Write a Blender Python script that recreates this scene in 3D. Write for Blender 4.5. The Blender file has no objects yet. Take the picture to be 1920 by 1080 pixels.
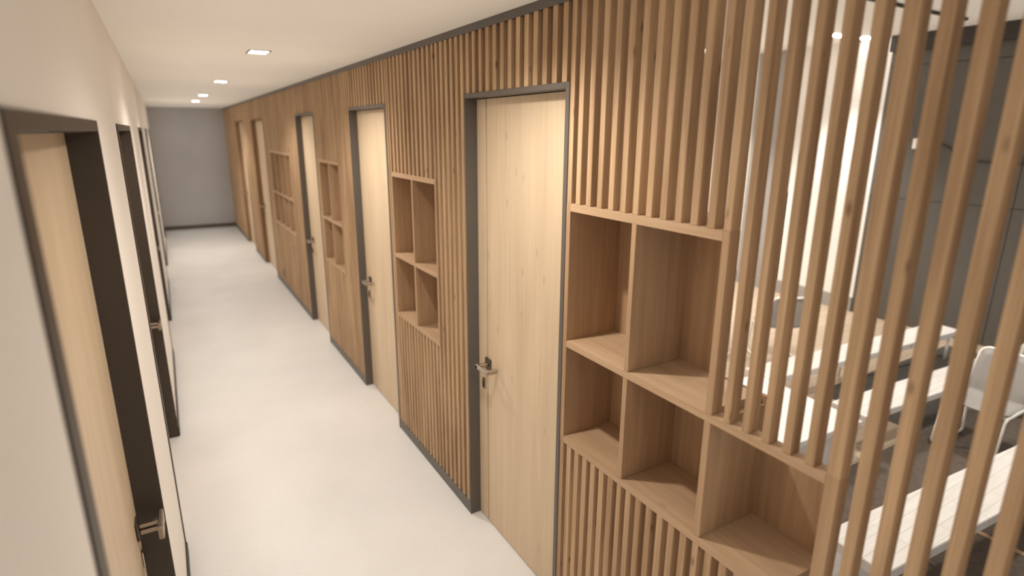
import bpy, bmesh, math, random
from mathutils import Vector, Matrix
random.seed(4)
S = bpy.context.scene
COL = S.collection
PI = math.pi

# ------------------------------------------------------------------ materials
def new_mat(name):
    m = bpy.data.materials.new(name); m.use_nodes = True
    nt = m.node_tree
    return m, nt, nt.nodes['Principled BSDF']

def wood(name, light, dark, axis='Z', rough=0.5, contrast=1.0, knots=0.5, scale=1.0):
    """straight-grained oak, grain running along one world axis"""
    m, nt, b = new_mat(name)
    N, L = nt.nodes.new, nt.links.new
    geo = N('ShaderNodeNewGeometry')
    def stretched(a, across, along):
        mp = N('ShaderNodeMapping')
        s = [across*scale]*3; s['XYZ'.index(axis)] = along*scale
        mp.inputs['Scale'].default_value = s
        mp.inputs['Location'].default_value = (a*3.1, a*1.7, a*2.3)
        L(geo.outputs['Position'], mp.inputs['Vector'])
        return mp
    def noise(mp, detail, dist=0.0):
        n = N('ShaderNodeTexNoise'); n.inputs['Scale'].default_value = 1
        n.inputs['Detail'].default_value = detail; n.inputs['Distortion'].default_value = dist
        L(mp.outputs['Vector'], n.inputs['Vector']); return n
    fine = noise(stretched(1, 260, 5), 3)
    mid = noise(stretched(2, 46, 1.6), 4, .5)
    broad = noise(stretched(3, 9, 1.2), 2, .6)
    mix1 = N('ShaderNodeMix'); mix1.data_type = 'FLOAT'; mix1.inputs[0].default_value = .55
    L(fine.outputs['Fac'], mix1.inputs[2]); L(mid.outputs['Fac'], mix1.inputs[3])
    mix2 = N('ShaderNodeMix'); mix2.data_type = 'FLOAT'; mix2.inputs[0].default_value = .4
    L(mix1.outputs[0], mix2.inputs[2]); L(broad.outputs['Fac'], mix2.inputs[3])
    ramp = N('ShaderNodeValToRGB')
    w = .16/contrast
    ramp.color_ramp.elements[0].position = .5-w; ramp.color_ramp.elements[0].color = (*dark, 1)
    ramp.color_ramp.elements[1].position = .5+w; ramp.color_ramp.elements[1].color = (*light, 1)
    L(mix2.outputs[0], ramp.inputs['Fac'])
    col = ramp.outputs['Color']
    if knots > 0:
        vor = N('ShaderNodeTexVoronoi'); vor.inputs['Scale'].default_value = 1
        L(stretched(4, 15, 6).outputs['Vector'], vor.inputs['Vector'])
        kr = N('ShaderNodeValToRGB')
        kr.color_ramp.elements[0].position = .03; kr.color_ramp.elements[0].color = (knots, knots, knots, 1)
        kr.color_ramp.elements[1].position = .13; kr.color_ramp.elements[1].color = (0, 0, 0, 1)
        L(vor.outputs['Distance'], kr.inputs['Fac'])
        mk = N('ShaderNodeMix'); mk.data_type = 'RGBA'
        mk.inputs[7].default_value = (dark[0]*.45, dark[1]*.4, dark[2]*.38, 1)
        L(kr.outputs['Color'], mk.inputs[0]); L(col, mk.inputs[6]); col = mk.outputs[2]
    L(col, b.inputs['Base Color'])
    b.inputs['Roughness'].default_value = rough
    b.inputs['Specular IOR Level'].default_value = .35
    bp = N('ShaderNodeBump'); bp.inputs['Strength'].default_value = .06; bp.inputs['Distance'].default_value = .002
    L(mix1.outputs[0], bp.inputs['Height']); L(bp.outputs['Normal'], b.inputs['Normal'])
    return m

def paint(name, c, rough=.6, var=.03, scale=6, spec=.35, metal=0):
    m, nt, b = new_mat(name)
    N, L = nt.nodes.new, nt.links.new
    geo = N('ShaderNodeNewGeometry'); n = N('ShaderNodeTexNoise')
    n.inputs['Scale'].default_value = scale; n.inputs['Detail'].default_value = 4
    L(geo.outputs['Position'], n.inputs['Vector'])
    r = N('ShaderNodeValToRGB')
    r.color_ramp.elements[0].position = .35; r.color_ramp.elements[1].position = .65
    r.color_ramp.elements[0].color = (*[v*(1-var) for v in c], 1)
    r.color_ramp.elements[1].color = (*[min(1, v*(1+var)) for v in c], 1)
    L(n.outputs['Fac'], r.inputs['Fac']); L(r.outputs['Color'], b.inputs['Base Color'])
    b.inputs['Roughness'].default_value = rough; b.inputs['Specular IOR Level'].default_value = spec
    b.inputs['Metallic'].default_value = metal
    return m

def emit(name, c, k):
    m, nt, b = new_mat(name)
    b.inputs['Base Color'].default_value = (.8, .8, .8, 1)
    b.inputs['Emission Color'].default_value = (*c, 1); b.inputs['Emission Strength'].default_value = k
    return m

def floor_mat():
    m, nt, b = new_mat('pale speckled vinyl')
    N, L = nt.nodes.new, nt.links.new
    geo = N('ShaderNodeNewGeometry')
    n1 = N('ShaderNodeTexNoise'); n1.inputs['Scale'].default_value = 2.2; n1.inputs['Detail'].default_value = 6
    n2 = N('ShaderNodeTexNoise'); n2.inputs['Scale'].default_value = 70; n2.inputs['Detail'].default_value = 5; n2.inputs['Roughness'].default_value = .7
    L(geo.outputs['Position'], n1.inputs['Vector']); L(geo.outputs['Position'], n2.inputs['Vector'])
    r1 = N('ShaderNodeValToRGB')
    r1.color_ramp.elements[0].position = .3; r1.color_ramp.elements[0].color = (.675, .665, .645, 1)
    r1.color_ramp.elements[1].position = .7; r1.color_ramp.elements[1].color = (.73, .72, .70, 1)
    r2 = N('ShaderNodeValToRGB')
    r2.color_ramp.elements[0].position = .33; r2.color_ramp.elements[0].color = (1, 1, 1, 1)
    r2.color_ramp.elements[1].position = .39; r2.color_ramp.elements[1].color = (0, 0, 0, 1)
    L(n1.outputs['Fac'], r1.inputs['Fac']); L(n2.outputs['Fac'], r2.inputs['Fac'])
    mu = N('ShaderNodeMath'); mu.operation = 'MULTIPLY'; mu.inputs[1].default_value = .75
    L(r2.outputs['Color'], mu.inputs[0])
    mx = N('ShaderNodeMix'); mx.data_type = 'RGBA'; mx.inputs[7].default_value = (.55, .48, .41, 1)
    L(mu.outputs[0], mx.inputs[0]); L(r1.outputs['Color'], mx.inputs[6])
    L(mx.outputs[2], b.inputs['Base Color'])
    rr = N('ShaderNodeMapRange'); rr.inputs['To Min'].default_value = .28; rr.inputs['To Max'].default_value = .42
    L(n1.outputs['Fac'], rr.inputs['Value']); L(rr.outputs[0], b.inputs['Roughness'])
    b.inputs['Specular IOR Level'].default_value = .4
    bp = N('ShaderNodeBump'); bp.inputs['Strength'].default_value = .12; bp.inputs['Distance'].default_value = .002
    L(n2.outputs['Fac'], bp.inputs['Height']); L(bp.outputs['Normal'], b.inputs['Normal'])
    return m

def brick_mat(name, c1, c2, joint, w, h, mortar, rough, plane='XY', offset=.5):
    m, nt, b = new_mat(name)
    N, L = nt.nodes.new, nt.links.new
    geo = N('ShaderNodeNewGeometry'); sp = N('ShaderNodeSeparateXYZ'); cb = N('ShaderNodeCombineXYZ')
    L(geo.outputs['Position'], sp.inputs[0])
    L(sp.outputs[plane[0]], cb.inputs[0]); L(sp.outputs[plane[1]], cb.inputs[1])
    t = N('ShaderNodeTexBrick'); t.offset = offset; t.squash = 1
    t.inputs['Scale'].default_value = 1; t.inputs['Brick Width'].default_value = w; t.inputs['Row Height'].default_value = h
    t.inputs['Mortar Size'].default_value = mortar; t.inputs['Mortar Smooth'].default_value = .1
    t.inputs['Color1'].default_value = (*c1, 1); t.inputs['Color2'].default_value = (*c2, 1); t.inputs['Mortar'].default_value = (*joint, 1)
    L(cb.outputs[0], t.inputs['Vector'])
    n = N('ShaderNodeTexNoise'); n.inputs['Scale'].default_value = 3; n.inputs['Detail'].default_value = 5
    mp = N('ShaderNodeMapping'); mp.inputs['Scale'].default_value = (2, 14, 2)
    L(geo.outputs['Position'], mp.inputs['Vector']); L(mp.outputs[0], n.inputs['Vector'])
    mr = N('ShaderNodeMapRange'); mr.inputs['To Min'].default_value = .86; mr.inputs['To Max'].default_value = 1.12
    L(n.outputs['Fac'], mr.inputs['Value'])
    mx = N('ShaderNodeMix'); mx.data_type = 'RGBA'; mx.blend_type = 'MULTIPLY'; mx.inputs[0].default_value = 1
    L(t.outputs['Color'], mx.inputs[6]); L(mr.outputs[0], mx.inputs[7])
    L(mx.outputs[2], b.inputs['Base Color']); b.inputs['Roughness'].default_value = rough
    b.inputs['Specular IOR Level'].default_value = .3
    return m

M_SLAT = wood('oak slat', (.52, .352, .205), (.30, .185, .10), 'Z', .55, 1.35, .85)
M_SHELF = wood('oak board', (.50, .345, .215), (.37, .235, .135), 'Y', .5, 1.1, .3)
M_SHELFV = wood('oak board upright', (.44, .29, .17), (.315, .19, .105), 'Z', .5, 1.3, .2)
M_DOOR = wood('oak veneer', (.63, .50, .345), (.49, .365, .24), 'Z', .42, .9, .35, .8)
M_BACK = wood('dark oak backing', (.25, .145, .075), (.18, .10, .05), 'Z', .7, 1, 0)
M_FRAME = paint('anthracite metal', (.105, .09, .077), .42, .04, 3, .4)
M_LFRAME = paint('dark brown metal', (.05, .039, .03), .45, .04, 3, .4)
M_WALL = paint('warm white plaster', (.77, .72, .65), .85, .015, 2, .2)
M_CEIL = paint('white ceiling paint', (.85, .82, .755), .9, .01, 2, .15)
M_END = paint('grey paint', (.47, .45, .435), .85, .03, 1.5, .2)
M_FLOOR = floor_mat()
M_STEEL = paint('brushed steel', (.50, .44, .38), .32, .05, 40, .5, 1)
M_DARKSTEEL = paint('dark steel', (.12, .10, .085), .35, .05, 40, .5, .8)
M_BLACK = paint('black plastic', (.02, .018, .016), .5, .05, 10)
M_WHITE = paint('white lacquer', (.80, .76, .71), .45, .02, 4)
M_WPLANK = brick_mat('white painted planks', (.76, .72, .67), (.72, .68, .63), (.55, .51, .46), .5, .055, .0015, .5, 'XY')
M_TUBE = paint('white steel tube', (.85, .81, .75), .3, .02, 10, .5)
M_GREY = paint('grey shell', (.33, .31, .29), .5, .04, 10)
M_DARKGREY = paint('dark grey carpet', (.095, .088, .078), .9, .1, 30, .1)
M_CHARCOAL = brick_mat('charcoal panels', (.105, .095, .082), (.115, .104, .09), (.045, .04, .034), 1.1, 1.3, .006, .55, 'YZ', 0)
M_ROOMFLOOR = brick_mat('beige planks', (.47, .37, .27), (.41, .32, .23), (.27, .2, .14), 1.2, .11, .003, .5, 'XY')
M_DARKTILE = paint('dark brown carpet', (.125, .10, .08), .9, .12, 30, .1)
M_PIPE = paint('dark cable', (.05, .045, .04), .6)
M_GLOW = emit('lamp diffuser', (1, .93, .82), 14)
M_GLOW2 = emit('office lamp diffuser', (1, .95, .88), 12)

# ------------------------------------------------------------------ mesh helpers
def add_box(bm, x0, x1, y0, y1, z0, z1, bev=0):
    vs = [bm.verts.new((x, y, z)) for x in (x0, x1) for y in (y0, y1) for z in (z0, z1)]
    idx = [(0, 1, 3, 2), (4, 6, 7, 5), (0, 4, 5, 1), (2, 3, 7, 6), (0, 2, 6, 4), (1, 5, 7, 3)]
    fs = [bm.faces.new([vs[i] for i in f]) for f in idx]
    if bev:
        es = list({e for f in fs for e in f.edges})
        bmesh.ops.bevel(bm, geom=es, offset=bev, segments=1, affect='EDGES', profile=.5)

def mesh_obj(name, bm, mat, parent=None, smooth=False):
    bmesh.ops.recalc_face_normals(bm, faces=bm.faces[:])
    me = bpy.data.meshes.new(name); bm.to_mesh(me); bm.free()
    me.materials.append(mat)
    if smooth:
        for p in me.polygons: p.use_smooth = True
    o = bpy.data.objects.new(name, me); COL.objects.link(o)
    if parent is not None:
        o.parent = parent; o.location = -Vector(parent.location) if not parent.get('_local') else (0, 0, 0)
    return o

def boxes(name, bs, mat, parent=None, bev=0):
    bm = bmesh.new()
    for b in bs: add_box(bm, *b, bev=bev)
    return mesh_obj(name, bm, mat, parent)

def tube(bm, pts, r, seg=10, cap=True):
    """round tube through a list of points"""
    pts = [Vector(p) for p in pts]; rings = []
    for i, p in enumerate(pts):
        if i == 0: d = pts[1]-p
        elif i == len(pts)-1: d = p-pts[i-1]
        else: d = (pts[i+1]-p).normalized()+(p-pts[i-1]).normalized()
        d.normalize()
        if i == 0:
            u = d.orthogonal().normalized()
        else:
            u = (u-d*u.dot(d)).normalized()
        v = d.cross(u)
        rings.append([bm.verts.new(p+(u*math.cos(2*PI*k/seg)+v*math.sin(2*PI*k/seg))*r) for k in range(seg)])
    for a, b in zip(rings, rings[1:]):
        for k in range(seg): bm.faces.new((a[k], a[(k+1) % seg], b[(k+1) % seg], b[k]))
    if cap:
        bm.faces.new(rings[0][::-1]); bm.faces.new(rings[-1])

def bend(pts, rad=.03, n=5):
    """round the corners of a polyline"""
    pts = [Vector(p) for p in pts]; out = [pts[0]]
    for a, b, c in zip(pts, pts[1:], pts[2:]):
        r = min(rad, (b-a).length*.48, (c-b).length*.48)
        p, q = b+(a-b).normalized()*r, b+(c-b).normalized()*r
        for k in range(n+1):
            t = k/n; out.append(p*(1-t)**2+b*2*t*(1-t)+q*t*t)
    out.append(pts[-1]); return out

def tag(o, label=None, cat=None, group=None, kind=None):
    if label: o['label'] = label
    if cat: o['category'] = cat
    if group: o['group'] = group
    if kind: o['kind'] = kind
    return o

def empty(name, loc):
    o = bpy.data.objects.new(name, None); COL.objects.link(o); o.location = loc
    o.empty_display_size = .05
    return o

def structure(o, label=None, cat=None):
    return tag(o, label, cat, kind='structure')

def copy_tree(o, parent=None):
    c = o.copy(); COL.objects.link(c)
    if parent is not None: c.parent = parent
    for ch in list(o.children): copy_tree(ch, c)
    return c

# ------------------------------------------------------------------ dimensions (metres)
XR = 1.1639          # slat face
XL = -0.139          # left wall
ZC = 2.3717          # corridor ceiling
ZT = 2.341           # underside of the dark top trim
ZP = .0664           # plinth height
ZD, ZDI = 2.10, 2.0806
LEAF = 1.2181
SD = .036            # slat depth
YEND = 13.45
YBACK = -1.6
ROOMX, ROOMZ = 6.5, 2.89
ROOMY0, ROOMY1 = -1.6, 5.9

# ------------------------------------------------------------------ setting
structure(boxes('floor', [(-.6, XR+.26, YBACK-.1, YEND+.1, -.08, 0)], M_FLOOR), 'pale speckled corridor floor', 'floor')
structure(boxes('ceiling', [(-.6, XR+.10, YBACK-.1, YEND+.1, ZC, ZC+.1)], M_CEIL), 'warm white corridor ceiling with recessed lights', 'ceiling')
structure(boxes('wall_end', [(-.6, 1.8, YEND, YEND+.1, 0, ZC)], M_END), 'grey wall closing the far end of the corridor', 'wall')
structure(boxes('wall_back', [(-.6, 1.3, YBACK-.1, YBACK, 0, ZC)], M_WALL), 'plain wall closing the near end of the corridor', 'wall')
structure(boxes('baseboard_end', [(XL, XR, YEND-.012, YEND, 0, .075)], M_FRAME, bev=.002), 'dark baseboard along the grey end wall', 'baseboard')
structure(boxes('trim_1', [(XR-.002, XR+.05, YBACK, YEND, ZT, ZC)], M_FRAME, bev=.001), 'dark metal trim between ceiling and slatted wall', 'trim')

# left wall with its door recesses
LDOORS = [(.80, 1.914), (2.79, 4.067), (5.70, 6.848), (8.66, 9.835), (11.6, 12.6)]
ZL, ZLI = 1.9652, 1.938
LLEAF = -.208
segs = []; y = YBACK
for a, b in LDOORS:
    segs.append((XL-.3, XL, y, a, 0, ZC)); segs.append((XL-.3, XL, a, b, ZL, ZC)); y = b
segs.append((XL-.3, XL, y, YEND, 0, ZC))
structure(boxes('wall_left', segs, M_WALL), 'long warm white wall on the left of the corridor', 'wall')
bb = []; y = YBACK
for a, b in LDOORS: bb.append((XL, XL+.010, y, a, 0, .062)); y = b
bb.append((XL, XL+.010, y, YEND, 0, .062))
structure(boxes('baseboard_left', bb, M_LFRAME), 'thin dark baseboard of the left wall', 'baseboard')

# ------------------------------------------------------------------ lever handle (leaf plane X, outward direction sx)
def lever_handle(parent, X, y, z, sx, reach=.068, length=.10, tee=False, ky=.045):
    """square rosette, neck, flat bar pointing back to the hinge side and a return; keyhole below"""
    out = lambda d: X+sx*d
    def bx(name, d0, d1, y0, y1, z0, z1, mat, par, bev=.002):
        a, b = sorted((out(d0), out(d1)))
        return boxes(name, [(a, b, y0, y1, z0, z1)], mat, par, bev)
    h = bx('door_handle', .0, .009, y-.026, y+.026, z-.030, z+.030, M_DARKSTEEL, parent, .003)
    sub = []
    bm = bmesh.new()
    a, b = sorted((out(.009), out(reach)))
    c, d = sorted((out(reach-.014), out(reach)))
    if tee:
        add_box(bm, a, b, y-.010, y+.010, z+.002, z+.014, .002)
        add_box(bm, a, b, y-.010, y+.010, z-.020, z-.005, .002)
        add_box(bm, c, d, y-.060, y+.045, z-.022, z+.020, .0035)
    else:
        add_box(bm, a, b, y-.010, y+.010, z-.009, z+.009, .002)
        add_box(bm, c, d, y-length, y+.0105, z-.0115, z+.0115, .0035)
        a, b = sorted((out(reach-.060), out(reach-.013)))
        add_box(bm, a, b, y-length, y-length+.018, z-.011, z+.010, .002)
    lv = mesh_obj('lever', bm, M_STEEL, parent)
    lv['label'] = 'brushed steel lever'
    k = bx('keyhole_plate', 0, .006, y+ky-.016, y+ky+.016, z-.142, z-.088, M_STEEL, parent, .003)
    bx('keyhole', .006, .0085, y+ky-.007, y+ky+.007, z-.135, z-.100, M_BLACK, parent, .001)

def right_door(n, y0, y1, label, handle=True, frame=None):
    """dark framed flush oak door set back behind the slat face; y0 near jamb, y1 far jamb"""
    r = empty('door_%d' % n, (LEAF, (y0+y1)/2, 0)); structure(r, label, 'door')
    fw = .0215
    fr = boxes('door_frame', [(XR-.004, LEAF+.045, y0, y0+fw, 0, ZD), (XR-.004, LEAF+.045, y1-.004, y1, 0, ZD),
                              (XR-.004, LEAF+.045, y0+fw, y1-.004, ZDI, ZD)], frame or M_FRAME, r, .0012)
    fr['label'] = 'dark brown frame' if frame else 'dark anthracite metal frame'
    g = .084*(y1-y0)/.773
    boxes('door_leaf', [(LEAF, LEAF+.040, y0+fw+.001, y1-.012-g, .006, ZDI-.003)], M_DOOR, r, .0012)
    boxes('door_stile', [(LEAF, LEAF+.040, y1-.003-g, y1-.005, .006, ZDI-.003)], M_DOOR, r, .0012)
    boxes('door_core', [(LEAF+.018, LEAF+.036, y1-.018-g, y1+.004-g, .01, ZDI-.006)], M_BLACK, r)  # black strip standing in for the shade inside the leaf groove
    if handle: lever_handle(r, LEAF, y1-.105, .872, -1)
    return r

right_door(1, 1.606, 2.379, 'oak door in a dark frame nearest the camera on the slatted wall')
right_door(2, 3.437, 4.225, 'second oak door in a dark frame along the slatted wall')
right_door(3, 5.341, 6.129, 'third oak door, in the bright light pool half way along the slatted wall')
right_door(4, 8.25, 9.35, 'fourth oak door along the slatted wall, blurred in the distance', True, M_BACK)
right_door(5, 10.35, 11.35, 'last oak door on the slatted wall before the grey end wall', True, M_BACK)

def left_door(n, y0, y1, label, hz=.795):
    r = empty('door_%d' % n, (LLEAF, (y0+y1)/2, 0)); structure(r, label, 'door')
    fn, ff = .058, .012
    fr = boxes('door_frame', [(LLEAF-.03, XL+.004, y0, y0+fn, 0, ZL), (LLEAF-.03, XL+.004, y1-ff, y1, 0, ZL),
                              (LLEAF-.03, XL+.004, y0+fn, y1-ff, ZLI, ZL)], M_LFRAME, r, .0012)
    fr['label'] = 'dark brown metal frame'
    boxes('door_leaf', [(LLEAF-.04, LLEAF, y0+fn+.001, y1-ff-.001, .006, ZLI-.003)], M_DOOR, r, .0012)
    lever_handle(r, LLEAF, y1-ff-.062, hz, 1, .072, tee=True, ky=.02)
    return r
left_door(6, *LDOORS[0], 'oak door in a deep dark recess in the left wall, closest to the camera')
left_door(7, *LDOORS[1], 'second recessed door along the left wall, seen almost edge-on with its steel lever')
left_door(8, *LDOORS[2], 'third recessed door along the left wall')
left_door(9, *LDOORS[3], 'fourth recessed door along the left wall')
left_door(10, *LDOORS[4], 'last recessed door on the left wall by the grey end wall')

# ------------------------------------------------------------------ slats
_slat_mesh = {}
def slat(parent, ystart, z0, z1, w=.0245, d=SD, name='slat', x=XR):
    """one upright slat, its far edge at ystart"""
    key = (round(z1-z0, 4), round(w, 4), round(d, 4), name)
    if key not in _slat_mesh:
        bm = bmesh.new(); add_box(bm, 0, d, -w, 0, 0, z1-z0, .0011)
        bmesh.ops.recalc_face_normals(bm, faces=bm.faces[:])
        me = bpy.data.meshes.new(name); bm.to_mesh(me); bm.free(); me.materials.append(M_SLAT)
        _slat_mesh[key] = me
    o = bpy.data.objects.new(name, _slat_mesh[key]); COL.objects.link(o)
    o.parent = parent; o.location = Vector((x, ystart, z0))-Vector(parent.location)
    return o

def spread_slats(parent, yfar, ynear, z0, z1, n, w=.0245):
    """n slats spaced evenly in the cell yfar..ynear, a gap at both ends"""
    gap = (yfar-ynear-n*w)/(n+1)
    for k in range(n): slat(parent, yfar-gap-k*(gap+w), z0, z1, w)

ZB1, ZB1b, ZS1, ZS1b, ZS2, ZS2b = 1.7107, 1.6845, 1.2211, 1.1984, .8427, .8181
XBK = 1.392

def plinth(parent, y0, y1):
    p = boxes('plinth', [(XR-.002, XR+.04, y0, y1, 0, ZP)], M_FRAME, parent, .0012)
    p['label'] = 'dark metal plinth'

def shelf_unit(name, ys, label, notch=None):
    """open oak cubbies; ys: far side inner, dividers (far,near)..., near side inner"""
    yf, yn = ys[0], ys[-1]
    r = empty(name, (XR, (yf+yn)/2, ZS2b)); tag(r, label, 'shelf')
    t = .022
    x0 = XR-.001
    fin = .0006
    ytop = notch if notch else yn
    xr_ = XR+SD+.002
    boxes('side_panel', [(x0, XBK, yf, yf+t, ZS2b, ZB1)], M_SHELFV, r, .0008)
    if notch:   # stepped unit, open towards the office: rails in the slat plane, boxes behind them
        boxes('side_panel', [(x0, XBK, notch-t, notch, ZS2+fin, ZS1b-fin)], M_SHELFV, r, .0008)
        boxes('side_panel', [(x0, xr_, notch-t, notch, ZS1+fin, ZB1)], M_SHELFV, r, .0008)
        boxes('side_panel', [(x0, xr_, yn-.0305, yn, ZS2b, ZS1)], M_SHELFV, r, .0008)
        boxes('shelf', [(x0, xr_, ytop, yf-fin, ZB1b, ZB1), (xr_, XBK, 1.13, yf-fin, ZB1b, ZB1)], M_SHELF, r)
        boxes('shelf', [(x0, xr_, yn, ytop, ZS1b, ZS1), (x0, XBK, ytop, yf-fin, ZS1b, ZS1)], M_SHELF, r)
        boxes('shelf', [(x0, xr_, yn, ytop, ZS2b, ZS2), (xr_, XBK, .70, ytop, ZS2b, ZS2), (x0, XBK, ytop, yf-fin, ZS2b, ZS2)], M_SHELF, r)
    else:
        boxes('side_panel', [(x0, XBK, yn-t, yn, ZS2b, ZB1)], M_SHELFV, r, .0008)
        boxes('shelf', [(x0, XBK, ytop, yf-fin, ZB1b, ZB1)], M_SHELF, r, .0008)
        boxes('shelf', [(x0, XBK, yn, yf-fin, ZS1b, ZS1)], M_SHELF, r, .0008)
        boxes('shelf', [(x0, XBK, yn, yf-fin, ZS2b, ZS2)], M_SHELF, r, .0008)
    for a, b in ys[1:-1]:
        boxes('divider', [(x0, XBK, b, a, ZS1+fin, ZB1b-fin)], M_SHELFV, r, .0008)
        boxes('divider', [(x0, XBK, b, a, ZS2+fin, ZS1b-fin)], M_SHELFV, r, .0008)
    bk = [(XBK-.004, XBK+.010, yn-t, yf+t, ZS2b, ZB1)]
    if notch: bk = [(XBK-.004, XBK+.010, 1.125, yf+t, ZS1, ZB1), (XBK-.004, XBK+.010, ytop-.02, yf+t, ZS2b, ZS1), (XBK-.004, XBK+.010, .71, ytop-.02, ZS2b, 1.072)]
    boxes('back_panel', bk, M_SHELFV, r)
    return r

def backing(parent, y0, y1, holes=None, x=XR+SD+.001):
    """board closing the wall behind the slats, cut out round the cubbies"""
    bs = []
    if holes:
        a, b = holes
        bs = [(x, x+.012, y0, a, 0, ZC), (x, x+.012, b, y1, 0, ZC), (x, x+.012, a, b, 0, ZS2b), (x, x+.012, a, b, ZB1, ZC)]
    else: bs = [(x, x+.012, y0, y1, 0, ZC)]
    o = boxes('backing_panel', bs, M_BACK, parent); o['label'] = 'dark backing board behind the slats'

def lintel(y0, y1, label):
    r = empty('slatted_lintel_panel', (XR, (y0+y1)/2, ZD)); tag(r, label, 'wall panel')
    n = max(1, int(round((y1-y0)/.0598)))
    p = (y1-y0)/n
    for k in range(n): slat(r, y1-.0105-k*p, ZD, ZT, .0275)
    boxes('backing_panel', [(XR+SD+.001, XR+SD+.013, y0, y1, ZD, ZC)], M_BACK, r)

# bay C: the near bay, open to the office behind
bayC = empty('slatted_screen', (XR, .9, 0))
tag(bayC, 'open screen of upright oak slats in the right foreground, the office showing through', 'slatted screen')
slat(bayC, 1.606, ZB1, ZT, .0235)
for k in range(11): slat(bayC, 1.5581-.0554*k, ZB1, ZT)
slat(bayC, .9515, ZB1, ZT, .0225)
for k in range(5): slat(bayC, .8925-.0567*k, ZS1, ZT, .0205)
slat(bayC, 1.606, ZP, ZS2b, .0225)
spread_slats(bayC, 1.584, 1.2785, ZP, ZS2b, 6, .0255)
slat(bayC, 1.2785, ZP, ZS2b, .0205)
spread_slats(bayC, 1.258, .951, ZP, ZS2b, 6, .0245)
slat(bayC, .951, ZP, ZS2b, .0215)
spread_slats(bayC, .9295, .6137, ZP, ZS2b, 6, .0245)
slat(bayC, .6137, ZP, ZS2b, .0305)
o = slat(bayC, .6137, ZS1, ZT, .0305)
k = 0; yy = .5530
while yy > -.45:
    slat(bayC, yy, ZP, ZT, .0245); yy -= .0590
plinth(bayC, YBACK, 1.606)
bayC_unit = shelf_unit('shelf_unit', [1.584, (1.2780, 1.2585), .6137],
                       'stepped oak cubby unit of five boxes beside the nearest door', notch=.9515)

# bay B
bayB = empty('slatted_wall_panel', (XR, 2.9, 0)); tag(bayB, 'oak slatted wall panel between the first and second doors, slats clearly visible', 'wall panel')
slat(bayB, 3.437, ZP, ZT, .023)
slat(bayB, 3.400, ZB1, ZT, .022); slat(bayB, 3.400, ZP, ZS2b, .022)
spread_slats(bayB, 3.378, 2.743, ZB1, ZT, 10, .027)
slat(bayB, 2.743, ZB1, ZT, .022)
slat(bayB, 2.743, ZP, ZS2b, .022)
spread_slats(bayB, 3.378, 3.07, ZP, ZS2b, 6); slat(bayB, 3.07, ZP, ZS2b, .021); spread_slats(bayB, 3.049, 2.743, ZP, ZS2b, 6)
for k in range(6): slat(bayB, 2.698-.0548*k, ZP, ZT, .0265)
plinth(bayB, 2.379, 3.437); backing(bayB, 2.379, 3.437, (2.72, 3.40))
shelf_unit('shelf_unit', [3.378, (3.070, 3.049), 2.743], 'four-box oak cubby unit between the first and second doors')

# bay A
bayA = empty('slatted_wall_panel', (XR, 4.8, 0)); tag(bayA, 'oak slatted wall panel between the second and third doors', 'wall panel')
for k in range(2): slat(bayA, 5.341-.0400*k, ZP, ZT, .0235)
slat(bayA, 5.274, ZB1, ZT, .022); slat(bayA, 5.274, ZP, ZS2b, .022)
spread_slats(bayA, 5.252, 4.625, ZB1, ZT, 11); slat(bayA, 4.625, ZB1, ZT, .022)
spread_slats(bayA, 5.252, 4.625, ZP, ZS2b, 12); slat(bayA, 4.625, ZP, ZS2b, .022)
for k in range(7): slat(bayA, 4.581-.0520*k, ZP, ZT, .0265)
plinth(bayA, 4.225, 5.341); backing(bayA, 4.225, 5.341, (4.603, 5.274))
shelf_unit('shelf_unit', [5.252, (4.949, 4.928), 4.625], 'four-box oak cubby unit between the second and third doors')

# bay Z
bayZ = empty('slatted_wall_panel', (XR, 7.2, 0)); tag(bayZ, 'long dim oak slatted wall panel beyond the third door', 'wall panel')
yy = 8.25
while yy > 7.93: slat(bayZ, yy, ZP, ZT, .0265); yy -= .0548
spread_slats(bayZ, 7.93, 6.62, ZB1, ZT, 24); spread_slats(bayZ, 7.93, 6.62, ZP, ZS2b, 24)
yy = 6.60
while yy > 6.15: slat(bayZ, yy, ZP, ZT, .0265); yy -= .0548
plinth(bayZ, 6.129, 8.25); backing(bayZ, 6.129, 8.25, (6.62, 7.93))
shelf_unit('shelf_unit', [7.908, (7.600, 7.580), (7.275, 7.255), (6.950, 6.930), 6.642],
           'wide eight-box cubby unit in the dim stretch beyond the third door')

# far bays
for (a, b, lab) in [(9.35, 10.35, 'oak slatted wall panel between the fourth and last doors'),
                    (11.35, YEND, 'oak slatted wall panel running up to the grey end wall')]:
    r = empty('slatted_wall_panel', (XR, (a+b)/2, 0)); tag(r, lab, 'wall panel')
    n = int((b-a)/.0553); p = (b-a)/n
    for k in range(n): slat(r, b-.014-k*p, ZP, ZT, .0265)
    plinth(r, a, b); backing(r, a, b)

lintel(1.606+.0, 2.379, 'short row of oak slats above the nearest door')
lintel(3.437, 4.225, 'short row of oak slats above the second door')
lintel(5.341, 6.129, 'short row of oak slats above the third door')
lintel(8.25, 9.35, 'short row of oak slats above the fourth door')
lintel(10.35, 11.35, 'short row of oak slats above the last door')

sk = boxes('wall_socket', [(XR-.006, XR, 7.69, 7.77, .14, .22)], M_DARKSTEEL, None, .002)
tag(sk, 'small dark socket low on the dim slatted panel beyond the third door', 'socket')

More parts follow.
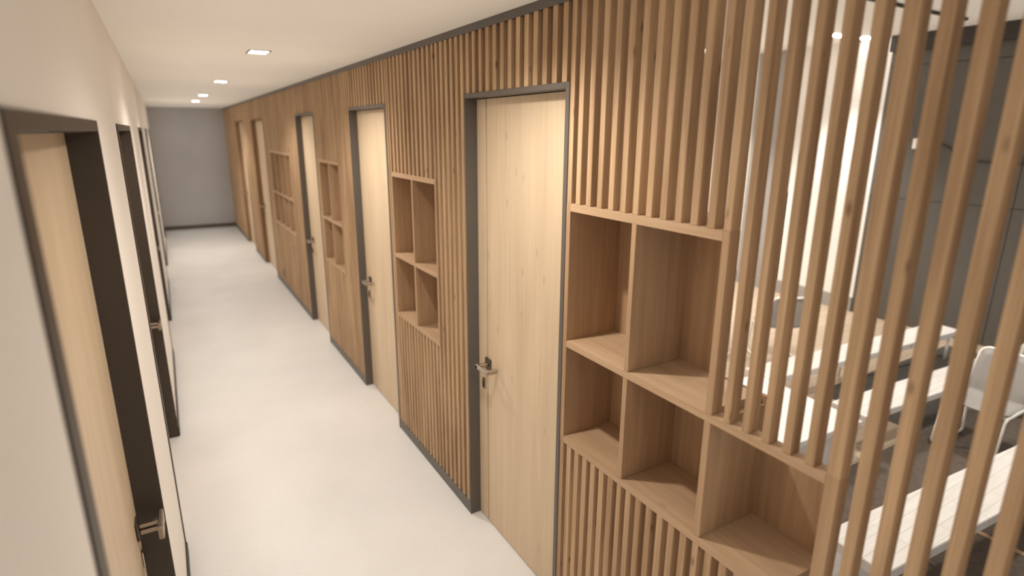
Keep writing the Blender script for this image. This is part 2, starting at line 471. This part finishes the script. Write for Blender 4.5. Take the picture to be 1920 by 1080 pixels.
# ------------------------------------------------------------------ corridor ceiling lights
def downlight(x, y, label, power, tilt=0, vis=True, angle=150, blend=.6):
    r = empty('ceiling_downlight', (x, y, ZC)); tag(r, label, 'ceiling light', 'recessed lights along the corridor ceiling')
    w, l, t = .048, .075, .008
    boxes('light_frame', [(x-w-t, x-w, y-l-t, y+l+t, ZC-.004, ZC+.0), (x+w, x+w+t, y-l-t, y+l+t, ZC-.004, ZC),
                    (x-w, x+w, y-l-t, y-l, ZC-.004, ZC), (x-w, x+w, y+l, y+l+t, ZC-.004, ZC)], M_DARKSTEEL, r)
    boxes('light_diffuser', [(x-w, x+w, y-l, y+l, ZC-.002, ZC-.0005)], M_GLOW, r)
    ld = bpy.data.lights.new('downlight', 'SPOT'); ld.energy = power; ld.color = (1, .94, .865)
    ld.spot_size = math.radians(angle); ld.spot_blend = blend; ld.shadow_soft_size = .028
    lo = bpy.data.objects.new('lamp', ld); COL.objects.link(lo); lo.parent = r
    lo.location = (0, 0, -.03); lo.rotation_euler = (0, tilt, 0)
    return r
downlight(.68, 1.66, 'recessed ceiling light just out of view above the nearest door', 33, 0, True, 150, .9)
downlight(.545, 3.75, 'nearest of the recessed ceiling lights in view', 40, 0, True, 150, .8)
downlight(.545, 6.13, 'second visible recessed ceiling light', 38, 0, True, 140, .8)
downlight(.545, 8.6, 'third visible recessed ceiling light, small and blurred', 4, 0, True, 130, .8)
downlight(.545, 10.35, 'fourth and farthest visible recessed ceiling light, before the grey end wall', 60, 0, True, 125, .7)
downlight(.545, -.9, 'recessed ceiling light behind the camera', 3)

# ------------------------------------------------------------------ office behind the slats
structure(boxes('floor', [(XR+.26, ROOMX+.1, ROOMY0-.1, ROOMY1+.1, -.08, 0)], M_ROOMFLOOR), 'beige plank floor of the office behind the slats', 'floor')
structure(boxes('ceiling', [(XR+.05, ROOMX+.1, ROOMY0-.1, ROOMY1+.1, ROOMZ, ROOMZ+.1)], M_CEIL), 'white office ceiling seen between the slats', 'ceiling')
structure(boxes('wall_corridor_side', [(XR+.06, XR+.10, ROOMY0, ROOMY1, ZC, ROOMZ)], M_CEIL), 'white bulkhead over the slatted screen', 'wall')
structure(boxes('wall_office_right', [(ROOMX, ROOMX+.1, ROOMY0, 3.46, 0, ROOMZ)], M_CHARCOAL), 'charcoal panelled office wall seen through the slats', 'wall')
structure(boxes('wall_office_white', [(ROOMX, ROOMX+.1, 3.46, 4.42, 0, ROOMZ), (ROOMX, ROOMX+.1, 5.03, ROOMY1, 0, ROOMZ),
                                      (ROOMX, ROOMX+.1, 4.42, 4.52, 1.25, ROOMZ)], M_WHITE), 'brightly lit white part of the office wall', 'wall')
structure(boxes('wall_office_slot', [(ROOMX+.05, ROOMX+.1, 4.42, 4.52, 0, 1.25)], M_BLACK), 'dark narrow slot in the white office wall', 'wall')
structure(boxes('wall_office_grey', [(ROOMX, ROOMX+.1, 4.52, 5.03, 0, ROOMZ)], M_GREY), 'grey strip of the office wall', 'wall')
structure(boxes('wall_office_far', [(XR+.10, ROOMX, ROOMY1, ROOMY1+.1, 0, ROOMZ)], M_WHITE), 'far wall of the office', 'wall')
structure(boxes('wall_office_near', [(XR+.10, ROOMX, ROOMY0-.1, ROOMY0, 0, ROOMZ)], M_CHARCOAL), 'near wall of the office', 'wall')
structure(boxes('trim_2', [(ROOMX-.06, ROOMX, ROOMY0, 3.46, 2.74, ROOMZ)], M_PIPE), 'dark trim along the top of the charcoal office wall', 'trim')
structure(boxes('baseboard_office', [(ROOMX-.02, ROOMX, 3.46, ROOMY1, 0, .16)], M_GREY), 'grey baseboard under the white office wall', 'baseboard')

rug = boxes('dark_floor_mat', [(XR+.30, 6.2, ROOMY0+.1, 1.63, 0.0005, .008)], M_DARKTILE)
tag(rug, 'dark brown carpet under the nearest white bench', 'carpet')
rug2 = boxes('grey_rug', [(XR+.34, 2.72, 1.02, 1.6, 0.0085, .014)], M_GREY, None, .002)
tag(rug2, 'small grey rug on the dark carpet, just behind the cubby unit', 'rug')
rug3 = boxes('dark_grey_mat', [(4.15, 6.2, 1.64, 2.36, 0.0005, .008)], M_DARKGREY)
tag(rug3, 'dark grey floor mat between the middle and the far white benches', 'mat')
st = boxes('floor_strip', [(3.285, 3.315, .1, 1.02, .008, .012)], M_SHELF, None, .001)
tag(st, 'thin pale wooden strip across the dark carpet', 'floor strip')

def rot_box(name, c, sx, sy, z0, z1, ang, mat, parent, bev=.003):
    bm = bmesh.new(); add_box(bm, 0, sx, 0, sy, z0, z1, bev)
    o = mesh_obj(name, bm, mat); o.parent = parent
    o.location = Vector(c)-Vector(parent.location) if parent else c
    o.rotation_euler = (0, 0, ang)
    return o

ANG = math.radians(-3.8)
def bench(c, ln, wd, z, label, th=.045, legs=(.25, .9)):
    r = empty('white_bench', (c[0], c[1], 0)); r.rotation_euler = (0, 0, ANG); r['_local'] = 1
    tag(r, label, 'bench')
    boxes('bench_top', [(0, ln, 0, wd, z-th, z)], M_WPLANK, r, .004)
    for f in legs:
        bm = bmesh.new()
        tube(bm, bend([(ln*f, .03, .012), (ln*f, .03, z-th-.01), (ln*f, wd-.03, z-th-.01), (ln*f, wd-.03, .012)], .04), .012)
        mesh_obj('bench_leg', bm, M_TUBE, r, True)
    return r
bench((2.24, .893, 0), 3.9, .275, .275, 'long low white plank bench nearest the slatted screen', .05, (.15, .95))
bench((3.5, 1.665, 0), 2.6, .235, .275, 'low white plank bench in the middle, behind the nearest one', .045, (.5, .95))
bench((3.48, 2.31, 0), 2.4, .235, .275, 'far low white plank bench in front of the charcoal wall', .05, (.45, .95))
pl = empty('white_platform', (2.3, 1.72, 0)); pl.rotation_euler = (0, 0, ANG); pl['_local'] = 1
tag(pl, 'large low white platform behind the slats above the third cubby column', 'platform')
boxes('platform_top', [(-.7, 1.13, 0, .78, .235, .275)], M_WHITE, pl, .004)
boxes('platform_side', [(-.68, 1.12, .01, .77, 0, .235)], M_WHITE, pl, .003)

def chair(loc, rz, label, sc=.72):
    """white tubular cantilever chair with a moulded grey shell"""
    r = empty('office_chair', loc); r['_local'] = 1
    r.rotation_euler = (0, 0, rz); r.scale = (sc, sc, sc)
    tag(r, label, 'chair')
    # shell: seat and back in one curved surface, thickened
    bm = bmesh.new(); prof = []
    for k in range(9): t = k/8; prof.append((.22-.40*t, .44-.02*math.sin(PI*t)))
    for k in range(1, 9): t = k/8; prof.append((-.18-.10*t**1.2, .44+.40*t-.02*(1-t)))
    W = .225; nx = 8; rows = []
    for i, (px, pz) in enumerate(prof):
        row = []
        e = i/(len(prof)-1)
        wd = W*(1-.28*max(0, abs(e-.5)*2-.75)*4*.5)
        for j in range(nx+1):
            s = j/nx*2-1
            row.append(bm.verts.new((px+.02*s*s*(1 if i > 9 else 0), s*wd, pz+.018*s*s*(1 if i <= 9 else 0))))
        rows.append(row)
    for a, b in zip(rows, rows[1:]):
        for j in range(nx): bm.faces.new((a[j], a[j+1], b[j+1], b[j]))
    bmesh.ops.recalc_face_normals(bm, faces=bm.faces[:])
    res = bmesh.ops.solidify(bm, geom=bm.faces[:], thickness=.012)
    o = mesh_obj('seat_shell', bm, M_GREY, r, True); o['label'] = 'grey moulded seat and back'
    bm = bmesh.new()
    back = [Vector((-.18-.10*(k/8)**1.2-.005, 0, .44+.40*(k/8))) for k in range(9)]
    top = bend([(-.19, -.235, .46), (-.285, -.235, .85), (-.285, .235, .85), (-.19, .235, .46)], .09, 7)
    tube(bm, top, .014)
    mesh_obj('back_rail', bm, M_TUBE, r, True)
    for s in (-1, 1):
        bm = bmesh.new()
        tube(bm, bend([(-.19, s*.225, .455), (.17, s*.225, .425), (.25, s*.235, .015), (-.26, s*.235, .015), (-.19, s*.225, .455)], .05, 5), .013)
        mesh_obj('leg', bm, M_TUBE, r, True)
    bm = bmesh.new(); tube(bm, [(.15, -.225, .428), (.15, .225, .428)], .011); mesh_obj('crossbar', bm, M_TUBE, r, True)
    return r
chair((4.22, 1.34, .008), math.radians(176), 'white tubular chair between the two nearer white benches')
chair((5.05, 1.33, .008), math.radians(184), 'white tubular chair at the right edge of the view behind the slats')
chair((4.5, 3.0, 0), math.radians(60), 'white tubular chair beyond the far white bench')
chair((4.0, 3.35, 0), math.radians(20), 'farthest white tubular chair, seen as thin curves between the slats')

# wall things in the office
wb = boxes('wall_box', [(ROOMX-.05, ROOMX, 2.93, 3.10, 1.80, 1.90)], M_WHITE, None, .006)
tag(wb, 'small white box mounted on the charcoal office wall', 'wall box')
bm = bmesh.new()
tube(bm, bend([(ROOMX-.012, 2.95, 1.86), (ROOMX-.012, 2.80, 1.84), (ROOMX-.012, 2.68, 1.72), (ROOMX-.012, 2.5, 1.70), (ROOMX-.012, 1.6, 1.70)], .12, 6), .008, 8)
tag(mesh_obj('wall_cable', bm, M_PIPE, None, True), 'thin dark cable running along the charcoal office wall', 'cable')
bm = bmesh.new(); add_box(bm, 3.4, 6.0, 2.62, 2.65, ROOMZ-.02, ROOMZ, .002)
tag(mesh_obj('ceiling_track', bm, M_PIPE), 'thin dark track across the white office ceiling', 'track')

def office_light(x, y, label, power, sx=.16, sy=.10, cone=150, tilt=0):
    r = empty('office_ceiling_light', (x, y, ROOMZ)); tag(r, label, 'ceiling light', 'recessed lights of the office ceiling')
    boxes('light_diffuser', [(x-sx, x+sx, y-sy, y+sy, ROOMZ-.012, ROOMZ-.001)], M_GLOW2, r, .002)
    ld = bpy.data.lights.new('office_lamp', 'SPOT'); ld.spot_size = math.radians(cone); ld.spot_blend = .7
    ld.shadow_soft_size = .08; ld.energy = power; ld.color = (1, .95, .89)
    lo = bpy.data.objects.new('lamp', ld); COL.objects.link(lo); lo.parent = r; lo.location = (0, 0, -.10)
    lo.rotation_euler = (0, tilt, 0)
office_light(5.95, 3.72, 'left one of two bright lights where the office ceiling meets the white wall', 120, .11, .045, 88)
office_light(6.36, 3.66, 'right one of two bright lights where the office ceiling meets the white wall', 5, .11, .045, 80)
office_light(5.75, 5.2, 'office ceiling light washing the left end of the white wall', 120, .11, .045, 88)
office_light(2.9, 3.2, 'office ceiling light above the white platform', 110)  # unseen lamp, added to illuminate the middle of the office
office_light(4.2, 1.2, 'office ceiling light above the white benches', 70)  # another added lamp, out of view, to brighten the bench area

# ------------------------------------------------------------------ world: very dim interior fill
w = bpy.data.worlds.new('world'); S.world = w; w.use_nodes = True
w.node_tree.nodes['Background'].inputs[0].default_value = (1, .9, .78, 1)
w.node_tree.nodes['Background'].inputs[1].default_value = .045
w.light_settings.distance = .5; w.light_settings.ao_factor = .13
S.cycles.use_fast_gi = True; S.cycles.fast_gi_method = 'ADD'; S.cycles.ao_bounces = 1; S.cycles.ao_bounces_render = 1
S.cycles.max_bounces = 12; S.cycles.diffuse_bounces = 8; S.cycles.glossy_bounces = 4
S.cycles.sample_clamp_indirect = 6

# ------------------------------------------------------------------ camera
cd = bpy.data.cameras.new('camera'); cam = bpy.data.objects.new('camera', cd); COL.objects.link(cam)
S.camera = cam
cd.sensor_fit = 'HORIZONTAL'; cd.sensor_width = 36; cd.lens = 1087.11/1920*36
cd.clip_start = .02; cd.clip_end = 100
pitch, yaw, roll = .26266, .53378, .0052
cam.location = (0, 0, 1.9414)
fwd = Vector((math.sin(yaw)*math.cos(pitch), math.cos(yaw)*math.cos(pitch), -math.sin(pitch)))
right = Vector((math.cos(yaw), -math.sin(yaw), 0)); up = right.cross(fwd)
# roll: image x axis = right rotated
r2 = right*math.cos(roll)+up*math.sin(roll)
u2 = up*math.cos(roll)-right*math.sin(roll)
m = Matrix((r2, u2, -fwd)).transposed().to_4x4()
m.translation = cam.location
cam.matrix_world = m
cd.dof.use_dof = True; cd.dof.focus_distance = 2.1; cd.dof.aperture_fstop = 1.5

S.view_settings.view_transform = 'Standard'; S.view_settings.look = 'None'
S.view_settings.gamma = 1; S.view_settings.exposure = .72; S.view_settings.use_curve_mapping = False

for o in list(bpy.data.objects):
    if '_local' in o.keys(): del o['_local']
